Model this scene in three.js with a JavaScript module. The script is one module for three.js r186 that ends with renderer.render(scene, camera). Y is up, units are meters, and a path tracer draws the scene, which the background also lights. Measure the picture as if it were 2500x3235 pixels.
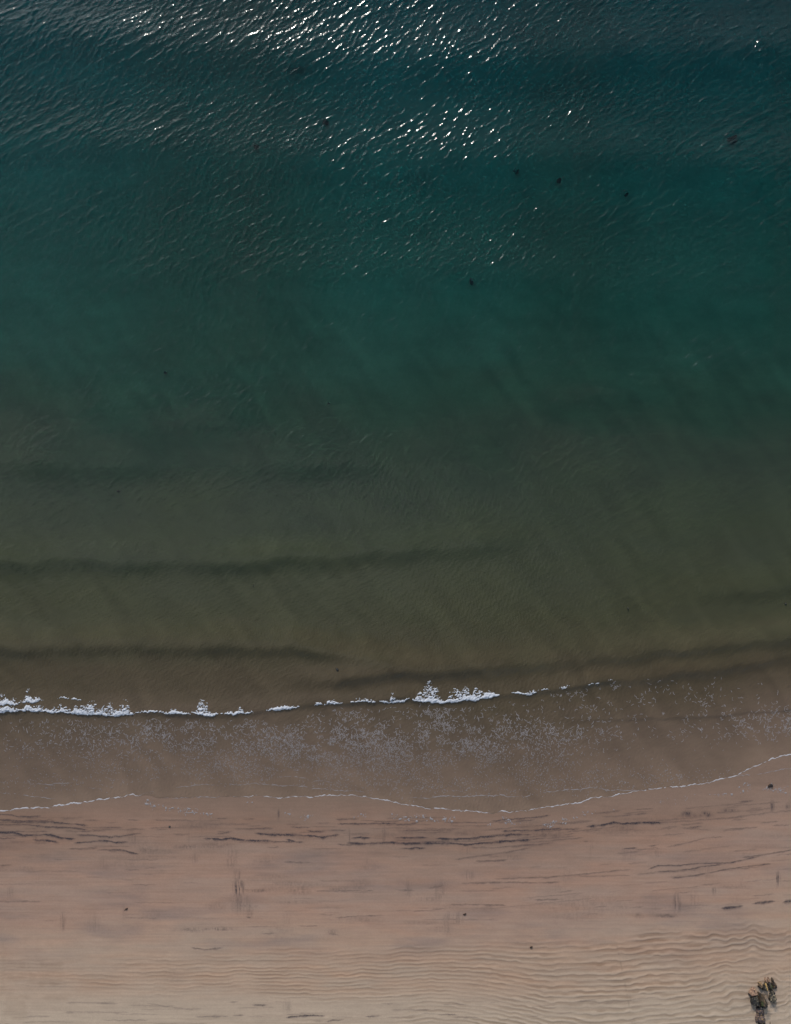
import * as THREE from 'three';
import { mergeGeometries, mergeVertices, toCreasedNormals } from 'three/addons/utils/BufferGeometryUtils.js';

// ------------------------------------------------------------------ camera, sky, sun, exposure
// One metre is 25 pixels of the 2500 x 3235 photograph; x runs right, z towards the land, y up.
const PX = 25, U0 = 1250, V0 = 1617.5, HEIGHT = 100;
const scene = new THREE.Scene();
const camera = new THREE.PerspectiveCamera(2 * Math.atan(3235 / 2 / PX / HEIGHT) * 180 / Math.PI, 2500 / 3235, 1, 9000);
camera.position.set(0, HEIGHT, 0);
camera.up.set(0, 0, -1);
camera.lookAt(0, 0, 0);
scene.add(camera);

const renderer = new THREE.WebGLRenderer({ antialias: true });
renderer.toneMapping = THREE.LinearToneMapping;
renderer.toneMappingExposure = 1.26;
renderer.shadowMap.enabled = true;
renderer.setSize(791, 1024);

const SUN = new THREE.Vector3(-50, 100, -168).normalize();
const sun = new THREE.DirectionalLight(new THREE.Color().setRGB(1, 0.94, 0.86), 1.8);
sun.position.copy(SUN).multiplyScalar(200);
sun.castShadow = true;
sun.shadow.mapSize.set(4096, 4096);
Object.assign(sun.shadow.camera, { left: -90, right: 90, top: 90, bottom: -90, near: 10, far: 500 });
sun.shadow.radius = 5;
scene.add(sun, sun.target);

const clamp = (x, a = 0, b = 1) => Math.min(b, Math.max(a, x));
const lerp = (a, b, t) => a + (b - a) * t;
const smooth = (a, b, x) => { const t = clamp((x - a) / (b - a)); return t * t * (3 - 2 * t); };
function rng(seed) { let s = seed | 0; return () => { s = (s + 0x6d2b79f5) | 0; let t = Math.imul(s ^ (s >>> 15), 1 | s); t = (t + Math.imul(t ^ (t >>> 7), 61 | t)) ^ t; return ((t ^ (t >>> 14)) >>> 0) / 4294967296; }; }
function hash(i, j, s) { let h = Math.imul(i, 374761393) + Math.imul(j, 668265263) + Math.imul(s, 1442695041) | 0; h = Math.imul(h ^ (h >>> 13), 1274126177); return ((h ^ (h >>> 16)) >>> 0) / 4294967296; }
function noise(x, y, s = 0) {                                       // value noise, -1..1
  const i = Math.floor(x), j = Math.floor(y), fx = x - i, fy = y - j;
  const a = fx * fx * fx * (fx * (fx * 6 - 15) + 10), b = fy * fy * fy * (fy * (fy * 6 - 15) + 10);
  const n0 = hash(i, j, s), n1 = hash(i + 1, j, s), n2 = hash(i, j + 1, s), n3 = hash(i + 1, j + 1, s);
  return 2 * (n0 + (n1 - n0) * a + (n2 - n0) * b + (n0 - n1 - n2 + n3) * a * b) - 1;
}
function fbm(x, y, s = 0, n = 4) { let v = 0, a = 0.5, c = 0.8, d = 0.6; for (let k = 0; k < n; k++) { v += a * noise(x, y, s + k * 17); const t = x; x = 2.03 * (x * c - y * d) + 3.7; y = 2.03 * (t * d + y * c) + 1.3; a *= 0.5; } return v; }
function noise3(x, y, z, s) { const k = Math.floor(z), f = z - k, t = f * f * (3 - 2 * f); return lerp(noise(x, y, s + k * 31), noise(x, y, s + (k + 1) * 31), t); }

{ // a hazy bright sky, whitest round the sun
  const w = 512, h = 256, data = new Float32Array(w * h * 4), d = new THREE.Vector3();
  for (let j = 0; j < h; j++) for (let i = 0; i < w; i++) {
    const el = ((j + 0.5) / h - 0.5) * Math.PI, az = ((i + 0.5) / w - 0.5) * 2 * Math.PI;
    d.set(Math.cos(el) * Math.cos(az), Math.sin(el), Math.cos(el) * Math.sin(az));
    const g = Math.acos(clamp(d.dot(SUN), -1, 1)) * 180 / Math.PI, low = Math.pow(1 - clamp(d.y), 2.5);
    const px = d.x / (0.35 + Math.abs(d.y)) * 4.2, pz = d.z / (0.35 + Math.abs(d.y)) * 4.2, veil = (0.26 + 0.9 * Math.exp(-g / 26)) * smooth(-0.05, 0.45, fbm(px + 0.7 * fbm(px, pz, 9, 3), pz * 1.4, 5, 5));
    const near = 1.9 * Math.exp(-g / 9) + 1.6 * Math.exp(-g / 15), o = 4 * (j * w + i);
    const c = d.y < 0 ? [0.12, 0.12, 0.12] : [0.035 + 0.62 * low + veil + 0.95 * near, 0.09 + 0.62 * low + veil + 0.95 * near, 0.165 + 0.62 * low + veil + 0.95 * near];
    data[o] = c[0]; data[o + 1] = c[1]; data[o + 2] = c[2]; data[o + 3] = 1;
  }
  const sky = new THREE.DataTexture(data, w, h, THREE.RGBAFormat, THREE.FloatType);
  sky.mapping = THREE.EquirectangularReflectionMapping; sky.magFilter = THREE.LinearFilter; sky.needsUpdate = true;
  scene.background = sky; scene.environment = sky;
}

// ------------------------------------------------------------------ helpers
const X = (u) => (u - U0) / PX, Z = (v) => (v - V0) / PX, U = (x) => x * PX + U0, V = (z) => z * PX + V0;
// places read off enlarged pieces of the photograph: the upper left corner of the piece, and how far it was enlarged
const piece = (u, v, k) => (list) => list.map(([x, y]) => [u + x * k, v + y * k]);
const S = 1250 / 1688, WHOLE = piece(0, 0, 2500 / 1688), SHORE_L = piece(0, 2050, S), SHORE_R = piece(1250, 2050, S), SAND_L = piece(0, 2500, S), SAND_R = piece(1250, 2500, S), ROCKS = piece(2250, 3000, 250 / 1688);
const used = {};
const numbered = (name) => { const n = used[name] = (used[name] ?? -1) + 1; return n ? `${name}_${String(n).padStart(3, '0')}` : name; };
function tag(o, label, category, group, kind) { o.userData.label = label; if (category) o.userData.category = category; if (group) o.userData.group = group; if (kind) o.userData.kind = kind; return o; }
function put(name, geometry, material, parent = scene) { const m = new THREE.Mesh(geometry, material); m.name = parent === scene ? numbered(name) : name; m.castShadow = m.receiveShadow = true; parent.add(m); return m; }
function line(points) {                                              // piecewise linear function of the first coordinate
  return (x) => { if (x <= points[0][0]) return points[0][1]; for (let i = 1; i < points.length; i++) if (x <= points[i][0]) return lerp(points[i - 1][1], points[i][1], (x - points[i - 1][0]) / (points[i][0] - points[i - 1][0])); return points[points.length - 1][1]; };
}
function axis(from, a, b, to, step, grow = 1.35) {                   // even steps from a to b, growing ones outside
  const out = []; for (let i = 0, n = Math.round((b - a) / step); i <= n; i++) out.push(a + (b - a) * i / n);
  for (let p = b, s = step; p < to;) { s *= grow; p = Math.min(to, p + s); out.push(p); }
  for (let p = a, s = step; p > from;) { s *= grow; p = Math.max(from, p - s); out.unshift(p); }
  return Float64Array.from(out);
}
function sheet(xs, zs, at) {                                         // a grid of points at(x, z, i, j) -> [x, y, z, u, v]
  const w = xs.length, h = zs.length, p = new Float32Array(w * h * 3), t = new Float32Array(w * h * 2), f = new Uint32Array((w - 1) * (h - 1) * 6);
  for (let j = 0, n = 0; j < h; j++) for (let i = 0; i < w; i++, n++) { const q = at(xs[i], zs[j], i, j); p.set([q[0], q[1], q[2]], 3 * n); t.set([q[3], q[4]], 2 * n); }
  for (let j = 0, n = 0; j < h - 1; j++) for (let i = 0; i < w - 1; i++, n += 6) { const a = j * w + i; f.set([a, a + w, a + 1, a + 1, a + w, a + w + 1], n); }
  const g = new THREE.BufferGeometry();
  g.setAttribute('position', new THREE.BufferAttribute(p, 3)); g.setAttribute('uv', new THREE.BufferAttribute(t, 2)); g.setIndex(new THREE.BufferAttribute(f, 1));
  g.computeVertexNormals();
  return g;
}
function texture(w, h, srgb, fill) {                                 // fill(i, j) -> linear [r, g, b], row 0 at the bottom
  const d = new Uint8Array(w * h * 4), enc = (c) => 255 * (srgb ? (c <= 0.0031308 ? 12.92 * c : 1.055 * Math.pow(c, 1 / 2.4) - 0.055) : c);
  for (let j = 0, o = 0; j < h; j++) for (let i = 0; i < w; i++, o += 4) { const c = fill(i, j); for (let k = 0; k < 3; k++) d[o + k] = clamp(enc(Math.max(0, c[k])) + hash(i, j, 90 + k) - 0.5, 0, 255); d[o + 3] = 255; }
  const t = new THREE.DataTexture(d, w, h, THREE.RGBAFormat); if (srgb) t.colorSpace = THREE.SRGBColorSpace;
  t.magFilter = THREE.LinearFilter; t.wrapS = t.wrapT = THREE.MirroredRepeatWrapping; t.needsUpdate = true;
  return t;
}

// ------------------------------------------------------------------ the shape of the shore
const FRONT = [...SHORE_L([[-400, 720], [0, 690], [60, 686], [120, 675], [215, 672], [250, 665], [300, 662], [340, 656], [370, 650], [430, 640], [520, 628], [580, 624], [640, 622], [690, 634], [870, 632], [940, 632], [1030, 625], [1060, 630], [1110, 627], [1180, 637], [1300, 632], [1400, 620], [1480, 620], [1560, 630], [1680, 654]]),
  ...SHORE_R([[0, 655], [100, 672], [200, 683], [300, 690], [400, 698], [480, 692], [600, 682], [730, 662], [850, 635], [940, 620], [1040, 600], [1180, 590], [1300, 578], [1400, 550], [1450, 540], [1520, 500], [1600, 470], [1688, 447], [2000, 400]])];
const frontLine = line(FRONT);
const frontV = (u) => frontLine(u) + 3 * noise(u / 26, 3, 4) + 1.5 * noise(u / 9, 3, 5);
const shoreLine = line([[-400, 2560], [0, 2545], [500, 2515], [1000, 2515], [1550, 2540], [1900, 2505], [2200, 2465], [2500, 2400], [2900, 2360]]);
const along = (u, v) => v + (2560 - frontLine(u)) * smooth(1900, 2350, v) * (1 - smooth(2700, 3000, v)) + (2560 - shoreLine(u)) * smooth(2700, 3000, v) * 0.5;
const profile = line([[-80000, -30], [-5000, -11], [0, -5.4], [500, -3.6], [1070, -1.9], [1480, -0.95], [1970, -0.46], [2150, -0.40], [2280, -0.289], [2400, -0.1], [2560, 0.2], [2700, 0.36], [3235, 0.95], [4200, 2.4], [9000, 7], [80000, 12]]);
const inside = (u, v, a, b, c, d, e) => smooth(a - e, a + e, u) * (1 - smooth(b - e, b + e, u)) * smooth(c - e, c + e, v) * (1 - smooth(d - e, d + e, v));

// ripple marks left on the sand, as a height between 0 and 1 and a strength
function ripples(u, v) {
  const right = smooth(1350, 1950, u), near = smooth(2150, 2350, u) * (1 - smooth(2480, 2560, u) * 0.3);
  const top = lerp(2978, 2952, right) - 0.07 * Math.max(0, u - 1800) + 45 * smooth(800, 150, u) + 16 * noise(u / 130, 1, 61);
  const foot = lerp(lerp(3112, 3142, smooth(700, 1100, u)), 3400, smooth(1300, 1560, u - (v - 3140) * -1.6)) + 10 * noise(u / 90, 2, 60);
  let strength = smooth(top - 8, top + 26, v) * (1 - smooth(foot - 14, foot + 30, v)) * lerp(0.75, 1, right);
  strength += 0.4 * smooth(3180, 3215, v) * (1 - right) * smooth(200, 900, u);
  strength *= lerp(0.55, 1, smooth(60, 380, u)) * clamp(0.85 + 1.0 * fbm(u / 260, v / 70, 62, 3) + 0.25 * right);
  if (strength < 0.01) return [0, 0];
  const length = lerp(12.2, 18, right), tilt = -0.035 * Math.max(0, u - 1000) - 0.05 * Math.max(0, u - 1750);
  const warp = 0.62 * noise(u / 210, v / 130, 63) + 0.30 * noise(u / 64, v / 75, 66) + near * (0.55 * noise(u / 30, v / 90, 67) + 0.5 * noise(u / 70, v / 60, 68)) + 0.18 * noise(u / 22, v / 14, 64);
  const p = ((v - 2960 - tilt) / length + warp) % 1, q = p < 0 ? p + 1 : p;
  const ridge = q < 0.7 ? smooth(0, 0.7, q) : 1 - smooth(0.7, 1, q);   // crest sharp on the landward side
  return [ridge, strength * clamp(0.62 + 0.95 * fbm(u / 85, v / 12, 71, 2))];
}
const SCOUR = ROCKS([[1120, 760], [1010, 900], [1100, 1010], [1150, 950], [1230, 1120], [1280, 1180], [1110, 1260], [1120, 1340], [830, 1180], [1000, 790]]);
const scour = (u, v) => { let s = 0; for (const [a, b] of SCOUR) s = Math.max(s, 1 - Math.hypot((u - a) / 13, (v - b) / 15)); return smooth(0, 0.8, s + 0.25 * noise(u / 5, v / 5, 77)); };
function sandY(x, z) {
  const u = U(x), v = V(z);
  let y = profile(along(u, v));
  if (v > 2520) { const [r, k] = ripples(u, v); y += 0.056 * r * k + 0.015 * fbm(u / 90, v / 30, 44, 3) * smooth(2600, 2800, v); }
  if (u > 2300 && v > 3050 && v < 3300) y -= 0.09 * scour(u, v);
  if (v < 2300) y += 0.10 * fbm(u / 150, v / 90, 45, 3) * smooth(2300, 1900, v);
  return y;
}

// ------------------------------------------------------------------ what the sand is made of
const tone = (list) => { const f = [1, 2, 3].map((k) => line(list.map((e) => [e[0], e[k]]))); return (v) => [f[0](v), f[1](v), f[2](v)]; };
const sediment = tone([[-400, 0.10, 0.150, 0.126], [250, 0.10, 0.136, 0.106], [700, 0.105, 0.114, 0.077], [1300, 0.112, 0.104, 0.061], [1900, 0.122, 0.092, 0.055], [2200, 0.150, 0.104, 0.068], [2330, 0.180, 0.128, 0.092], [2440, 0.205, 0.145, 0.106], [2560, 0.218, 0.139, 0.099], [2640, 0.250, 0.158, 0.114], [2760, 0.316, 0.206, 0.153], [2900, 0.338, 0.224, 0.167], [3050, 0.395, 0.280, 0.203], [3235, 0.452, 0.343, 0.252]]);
// dark lines of heavy mineral grains: [points, width in pixels, strength]
const STREAKS = [
  ...[[[[-60, 92], [0, 95], [50, 98], [80, 105], [180, 103]], 3, 0.7], [[[-60, 118], [0, 118], [100, 122], [200, 125], [300, 133], [380, 140]], 3.4, 0.8], [[[-60, 136], [0, 138], [120, 138], [200, 148], [300, 150], [380, 160]], 3.2, 0.8], [[[-60, 165], [0, 170], [60, 170], [100, 182], [220, 180], [270, 195], [325, 197]], 4, 1],
    [[[145, 203], [200, 203], [260, 214]], 4.5, 1], [[[320, 215], [390, 210], [450, 204], [500, 212], [555, 212]], 3.6, 0.85], [[[330, 180], [400, 183], [480, 190], [520, 186], [610, 172]], 3.2, 0.7], [[[370, 238], [420, 235]], 3.6, 0.8], [[[460, 246], [520, 245], [560, 253], [600, 262]], 4, 0.9], [[[870, 195], [950, 200], [990, 195], [1060, 205], [1160, 205]], 4.6, 1],
    [[[1090, 175], [1180, 180], [1290, 182], [1380, 190], [1450, 180]], 4.6, 1], [[[1310, 160], [1340, 168], [1390, 165]], 3.4, 0.7], [[[1240, 148], [1330, 150]], 3, 0.6], [[[1440, 135], [1560, 133], [1700, 132]], 3, 0.75], [[[1500, 192], [1590, 192]], 4, 0.9], [[[1480, 215], [1560, 218], [1600, 215], [1700, 212]], 4.6, 1], [[[1220, 200], [1265, 207]], 4, 0.9], [[[920, 180], [1000, 165]], 2.6, 0.5],
    [[[640, 152], [700, 150], [880, 148]], 2.6, 0.4], [[[1000, 155], [1170, 153]], 3, 0.55], [[[0, 308], [60, 308]], 2.6, 0.45], [[[1050, 525], [1085, 526]], 3.4, 0.7], [[[820, 652], [880, 662], [960, 654]], 3.4, 0.5], [[[1430, 528], [1520, 522], [1640, 518]], 2.4, 0.5], [[[1110, 594], [1180, 594]], 3, 0.4], [[[1400, 590], [1450, 602]], 4, 0.4],
    [[[1080, 893], [1150, 893]], 3, 0.7], [[[1225, 945], [1300, 935], [1390, 938]], 3.6, 0.9], [[[1000, 935], [1050, 936]], 2.6, 0.6], [[[890, 940], [950, 936]], 2.6, 0.55], [[[1390, 960], [1470, 952]], 2.8, 0.6], [[[1560, 940], [1630, 938]], 2.8, 0.6], [[[640, 885], [760, 905], [840, 912]], 2.4, 0.4], [[[980, 880], [1025, 878]], 2.6, 0.5]].map(([p, w, k]) => [SAND_L(p), w, k]),
  ...[[[[-10, 138], [50, 136], [100, 130]], 3, 0.8], [[[-10, 193], [140, 192]], 3.6, 0.9], [[[-10, 216], [170, 215], [240, 217], [300, 222], [380, 215], [470, 208], [580, 202]], 4.4, 1], [[[170, 197], [300, 198], [420, 185], [500, 181], [580, 180]], 4, 0.95], [[[20, 238], [130, 236]], 3.4, 0.8], [[[450, 166], [580, 162], [640, 158], [710, 153]], 3.8, 0.85], [[[230, 133], [250, 133]], 4, 0.8],
    [[[810, 145], [880, 140], [930, 128], [960, 133], [1060, 128], [1140, 130]], 4.8, 1], [[[880, 105], [960, 100], [1080, 88]], 2.6, 0.5], [[[1130, 128], [1260, 120], [1420, 108], [1560, 90], [1690, 74]], 2.6, 0.45], [[[340, 293], [450, 288], [480, 285]], 3, 0.6], [[[250, 285], [420, 262], [580, 235]], 2.8, 0.45], [[[960, 240], [1030, 235]], 3, 0.65], [[[1070, 228], [1120, 222]], 2.8, 0.6], [[[1150, 232], [1340, 190], [1400, 188]], 2.6, 0.45],
    [[[1070, 325], [1110, 310], [1200, 308], [1300, 300], [1420, 297], [1540, 270], [1560, 262]], 2.6, 0.75], [[[1100, 335], [1200, 332], [1300, 315], [1400, 302]], 2.6, 0.7], [[[1170, 362], [1280, 350], [1400, 325], [1500, 310], [1600, 300]], 2.6, 0.7], [[[1470, 275], [1580, 260], [1690, 240]], 2.4, 0.6], [[[280, 385], [400, 382], [480, 380], [600, 383], [700, 380]], 2.8, 0.55], [[[420, 365], [640, 360], [800, 345], [1000, 325]], 2.6, 0.5],
    [[[130, 405], [210, 395]], 2.8, 0.5], [[[230, 475], [350, 473], [470, 475]], 3, 0.55], [[[590, 455], [700, 450]], 3.2, 0.5], [[[150, 495], [215, 490]], 2.6, 0.4], [[[1380, 489], [1440, 482], [1475, 478]], 5, 0.95], [[[1510, 470], [1550, 463], [1610, 458]], 5, 0.85], [[[1640, 462], [1690, 452]], 5.5, 0.95], [[[0, 412], [80, 414]], 3, 0.45], [[[1210, 148], [1340, 160]], 2.4, 0.4], [[[800, 208], [820, 208]], 4, 0.6], [[[700, 350], [830, 355], [1000, 350]], 2.4, 0.35], [[[1600, 140], [1680, 136]], 2.6, 0.45]].map(([p, w, k]) => [SAND_R(p), w, k]),
];
// smears of the same grains, dragged up or down the beach: [u, v, half width, half height, strength]
const SMEARS = [
  ...[[1022, 405, 26, 42, 1], [1015, 350, 18, 30, 0.6], [1110, 414, 70, 9, 0.6], [1030, 470, 40, 50, 0.4], [950, 575, 60, 10, 0.8], [840, 580, 110, 12, 0.5], [278, 545, 14, 40, 0.55], [930, 480, 50, 20, 0.3], [1280, 412, 60, 24, 0.45], [1450, 410, 60, 10, 0.5], [640, 245, 60, 26, 0.4], [800, 232, 70, 12, 0.6], [930, 225, 90, 16, 0.45], [1490, 190, 7, 40, 0.6], [1640, 180, 9, 44, 0.7], [1190, 95, 5, 26, 0.6], [1340, 190, 120, 14, 0.4], [1580, 320, 60, 14, 0.35], [120, 325, 40, 14, 0.35], [1140, 290, 60, 30, 0.25], [1540, 400, 50, 40, 0.3], [1420, 590, 30, 14, 0.45], [1060, 480, 50, 8, 0.4], [1190, 590, 80, 40, 0.2], [690, 335, 20, 10, 0.3], [1230, 900, 20, 30, 0.3], [760, 770, 60, 40, 0.15], [580, 195, 40, 40, 0.3]].map(([a, b, c, d, e]) => [a * S, 2500 + b * S, c * S, d * S, e]),
  ...[[630, 168, 50, 26, 0.7], [690, 180, 40, 24, 0.4], [1240, 95, 26, 18, 0.95], [1322, 94, 26, 16, 1], [1420, 78, 40, 10, 0.8], [1520, 80, 24, 12, 0.45], [1602, 58, 12, 26, 0.7], [1668, 58, 20, 16, 0.7], [1280, 100, 100, 14, 0.5], [1195, 470, 18, 52, 0.75], [1150, 520, 60, 10, 0.75], [1030, 520, 20, 14, 0.5], [1622, 365, 12, 34, 0.95], [1655, 372, 50, 5, 0.5], [1470, 385, 8, 24, 0.5], [1352, 415, 10, 20, 0.45], [800, 480, 240, 60, 0.25], [960, 485, 50, 10, 0.4], [760, 520, 120, 24, 0.25], [1115, 255, 14, 18, 0.4], [55, 165, 60, 16, 0.5], [300, 175, 80, 14, 0.35], [490, 275, 60, 14, 0.35], [970, 150, 60, 24, 0.4], [180, 575, 50, 14, 0.3], [470, 125, 20, 10, 0.6], [560, 140, 60, 26, 0.3], [1090, 200, 60, 20, 0.15], [1500, 250, 50, 30, 0.15]].map(([a, b, c, d, e]) => [1250 + a * S, 2500 + b * S, c * S, d * S, e]),
];
{ // fainter threads of the same grains between the marked ones
  const r = rng(303);
  for (let n = 0; n < 300; n++) {
    const band = r(), u = -60 + 2600 * r(), v = band < 0.45 ? 2580 + 105 * r() : band < 0.8 ? 2700 + 220 * r() : 3150 + 90 * r(), far = u > 1500 ? 0.08 * (u - 1500) : 0, length = 40 + 220 * r() * r(), rise = u > 1500 ? -0.09 : (r() - 0.5) * 0.03, y = v - (v < 3000 ? far : 0);
    STREAKS.push([[[u, y], [u + length / 2, y + rise * length / 2 + 2 * (r() - 0.5)], [u + length, y + rise * length]], 1.6 + 1.4 * r(), (band < 0.45 ? 0.34 : 0.18) + 0.4 * r() * r()]);
  }
  for (let n = 0; n < 60; n++) { const tall = r() < 0.5, u = -40 + 2560 * r(), v = 2590 + 330 * r() - (u > 1500 ? 0.06 * (u - 1500) : 0); SMEARS.push(tall ? [u, v, 6 + 22 * r(), 16 + 26 * r(), 0.12 + 0.22 * r()] : [u, v, 30 + 90 * r(), 5 + 10 * r(), 0.12 + 0.24 * r()]); }
}
const MINERAL_W = 2800, MINERAL_V = 2480, MINERAL_H = 800, mineral = new Float32Array(MINERAL_W * MINERAL_H), OFF = 150;
function stamp(u, v, value) { const i = Math.round(u) + OFF, j = Math.round(v) - MINERAL_V; if (i >= 0 && j >= 0 && i < MINERAL_W && j < MINERAL_H) { const n = j * MINERAL_W + i; if (value > mineral[n]) mineral[n] = value; } }
STREAKS.forEach(([p, w, k], n) => {
  const f = line(p), a = p[0][0], b = p[p.length - 1][0];
  for (let u = a; u <= b; u += 0.5) {
    const ends = Math.min(1, (u - a) / 12, (b - u) / 12), c = f(u) + 2.2 * fbm(u / 16, n * 7.3, 201, 3), ww = 1.3 * w * (0.35 + 0.65 * ends) * (0.8 + 0.3 * noise(u / 14, n, 202)), kk = k * (0.3 + 0.7 * ends) * clamp(0.95 + 0.45 * noise(u / 23, n, 203));
    for (let d = -9; d <= 12; d++) { const s = d < 0 ? d / (0.55 * ww) : d / ww; stamp(u, c + d, kk * Math.exp(-s * s)); }
  }
});
SMEARS.forEach(([u0, v0, a, b, k], n) => {
  const tall = b > a * 0.8;
  for (let v = v0 - 1.5 * b; v <= v0 + 1.5 * b; v++) for (let u = u0 - 1.5 * a; u <= u0 + 1.5 * a; u++) {
    const r = Math.hypot((u - u0) / a, (v - v0) / b), e = 1 - smooth(0.2, 1.35, r), q = tall ? 0.5 + 0.75 * noise(u / 2.6, v / 24, n) : 0.5 + 0.4 * fbm(u / 26, v / 6, n, 3) + 0.35 * noise(u / 4, v / 9, n + 50);
    stamp(u, v, k * 0.9 * e * clamp(q));
  }
});
const mineralAt = (u, v) => { const x = u + OFF, y = v - MINERAL_V, i = Math.floor(x), j = Math.floor(y); if (i < 0 || j < 0 || i >= MINERAL_W - 1 || j >= MINERAL_H - 1) return 0; const n = j * MINERAL_W + i, a = x - i, b = y - j; return lerp(lerp(mineral[n], mineral[n + 1], a), lerp(mineral[n + MINERAL_W], mineral[n + MINERAL_W + 1], a), b); };
const TRACK = line(SAND_R([[600, 932], [620, 937], [700, 948], [760, 963], [820, 975], [870, 984], [930, 996], [990, 1004]].map(([a, b]) => [a, b])).map(([u, v]) => [u, v]));
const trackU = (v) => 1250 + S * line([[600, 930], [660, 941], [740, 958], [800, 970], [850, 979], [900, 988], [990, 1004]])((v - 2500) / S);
const DAMP = [[30, 86, 3024, 3048], [134, 210, 3030, 3060], [32, 90, 3068, 3082], [96, 128, 3064, 3090], [130, 205, 3070, 3100], [28, 100, 3130, 3146], [26, 98, 3150, 3200], [150, 228, 3128, 3148], [20, 25, 2960, 3110], [92, 95, 2950, 3110], [126, 129, 2940, 3090]];
// dark growth on the sea floor: [u, v, radius u, radius v, strength]
const WEED = [[1975, 1560, 90, 60, 0.5], [2060, 1540, 60, 40, 0.3], [1880, 1620, 70, 40, 0.25], [2335, 2221, 26, 16, 0.6], [930, 175, 38, 22, 0.6], [1670, 585, 26, 14, 0.3], [610, 1345, 160, 30, 0.18], [1640, 1690, 200, 40, 0.2], [1250, 560, 220, 40, 0.2], [1960, 500, 190, 70, 0.18], [1850, 230, 250, 60, 0.2]];

function sandColour(u, v) {
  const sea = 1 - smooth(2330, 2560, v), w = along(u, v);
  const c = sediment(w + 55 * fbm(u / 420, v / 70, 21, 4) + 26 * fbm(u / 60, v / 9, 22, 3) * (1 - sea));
  let k = 1 + 0.05 * fbm(u / 24, v / 5, 23, 3) + 0.045 * noise(u / 2.2, v / 2.2, 24) + 0.06 * noise(u / 1.3, v / 1.3, 25);
  if (v > 2300) {                                                    // threads of finer and coarser sand along the beach
    k *= 1 + 0.075 * fbm(u / 170, v / 4.5, 26, 3) * (0.4 + smooth(2500, 2650, v)) + 0.06 * fbm(u / 60, v / 26, 59, 4);
    const rust = clamp(0.4 + 0.9 * fbm(u / 160, v / 26, 28, 3)) * inside(u, v, -500, 3200, 2560, 3130, 40), grey = clamp(0.9 * fbm(u / 190, v / 45, 29, 4)) * inside(u, v, -500, 3200, 2640, 3000, 60);
    c[0] *= 1 + 0.07 * rust; c[1] *= 1 - 0.03 * rust; c[2] *= 1 - 0.09 * rust;
    c[0] *= 1 - 0.40 * grey; c[1] *= 1 - 0.34 * grey; c[2] *= 1 - 0.22 * grey;
    const [r, s] = ripples(u, v);                                    // dried crests, damp hollows
    const wet = s * (1 - smooth(0.3, 0.8, r)) + 0.3 * DAMP.reduce((m, [a, b, p, q]) => Math.max(m, inside(u + 7 * noise(v / 9, u / 30, 88), v + 8 * noise(u / 20, v / 20, 89), a, b, p, q, 9)), 0), dry = s * smooth(0.86, 1, r);
    c[0] *= 1 - 0.32 * wet + 0.10 * dry; c[1] *= 1 - 0.36 * wet + 0.10 * dry; c[2] *= 1 - 0.40 * wet + 0.10 * dry;
    const m = clamp(mineralAt(u, v) * (1 + 0.5 * noise(u / 1.7, v / 1.7, 30)));
    for (let i = 0; i < 3; i++) c[i] = lerp(c[i], [0.026, 0.020, 0.027][i], m);
    const foot = Math.exp(-(((u - trackU(v)) / 2.6) ** 2)) * smooth(2935, 2975, v) * clamp(0.45 + 0.9 * noise(v / 7, 5, 31)) + 0.5 * Math.exp(-(((u - trackU(v) - 8) / 3) ** 2)) * smooth(3080, 3130, v) * clamp(0.3 + noise(v / 9, 9, 32));  // faint track: the shade of its groove is put into the sand colour
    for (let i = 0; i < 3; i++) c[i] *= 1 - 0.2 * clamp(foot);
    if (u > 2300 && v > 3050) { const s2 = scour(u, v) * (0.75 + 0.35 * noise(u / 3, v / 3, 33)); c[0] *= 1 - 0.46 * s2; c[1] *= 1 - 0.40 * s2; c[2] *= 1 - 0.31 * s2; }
  }
  if (v < 2420) {                                                    // patches and slanting bars on the sea floor
    const bars = noise((u * 0.72 - v * 0.55) / 26 + 0.8 * fbm(u / 120, v / 120, 34, 2), (u * 0.5 + v * 0.72) / 150, 35) * smooth(700, 1300, v) * (1 - smooth(2150, 2300, v));
    k *= 1 + 0.13 * bars + 0.16 * fbm(u / 110, v / 60, 36, 4) * smooth(2350, 2050, v) + 0.12 * fbm(u / 380, v / 140, 37, 3) * smooth(2350, 1900, v);
    for (const [a, b, ru, rv, s] of WEED) { if (Math.abs(u - a) > 2 * ru || Math.abs(v - b) > 2 * rv) continue; const e = Math.exp(-(((u - a) / ru) ** 2) - ((v - b) / rv) ** 2) * clamp(0.7 + 0.8 * fbm(u / 16, v / 12, 38, 3)); k *= 1 - s * e; }
  }
  return [c[0] * k, c[1] * k, c[2] * k];
}
const HALF = 56, SEAM = 24.5, SEA_TOP = -76, LAND = 70;
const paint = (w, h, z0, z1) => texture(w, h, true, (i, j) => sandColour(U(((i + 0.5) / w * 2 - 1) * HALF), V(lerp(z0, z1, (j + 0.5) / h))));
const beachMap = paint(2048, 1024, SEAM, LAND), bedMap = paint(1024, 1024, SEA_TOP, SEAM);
const fold = (z, a, b) => (z > b ? b - (Math.abs(((z - b) % 16) - 8) - 8) * -1 : z < a ? a : z);

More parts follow.
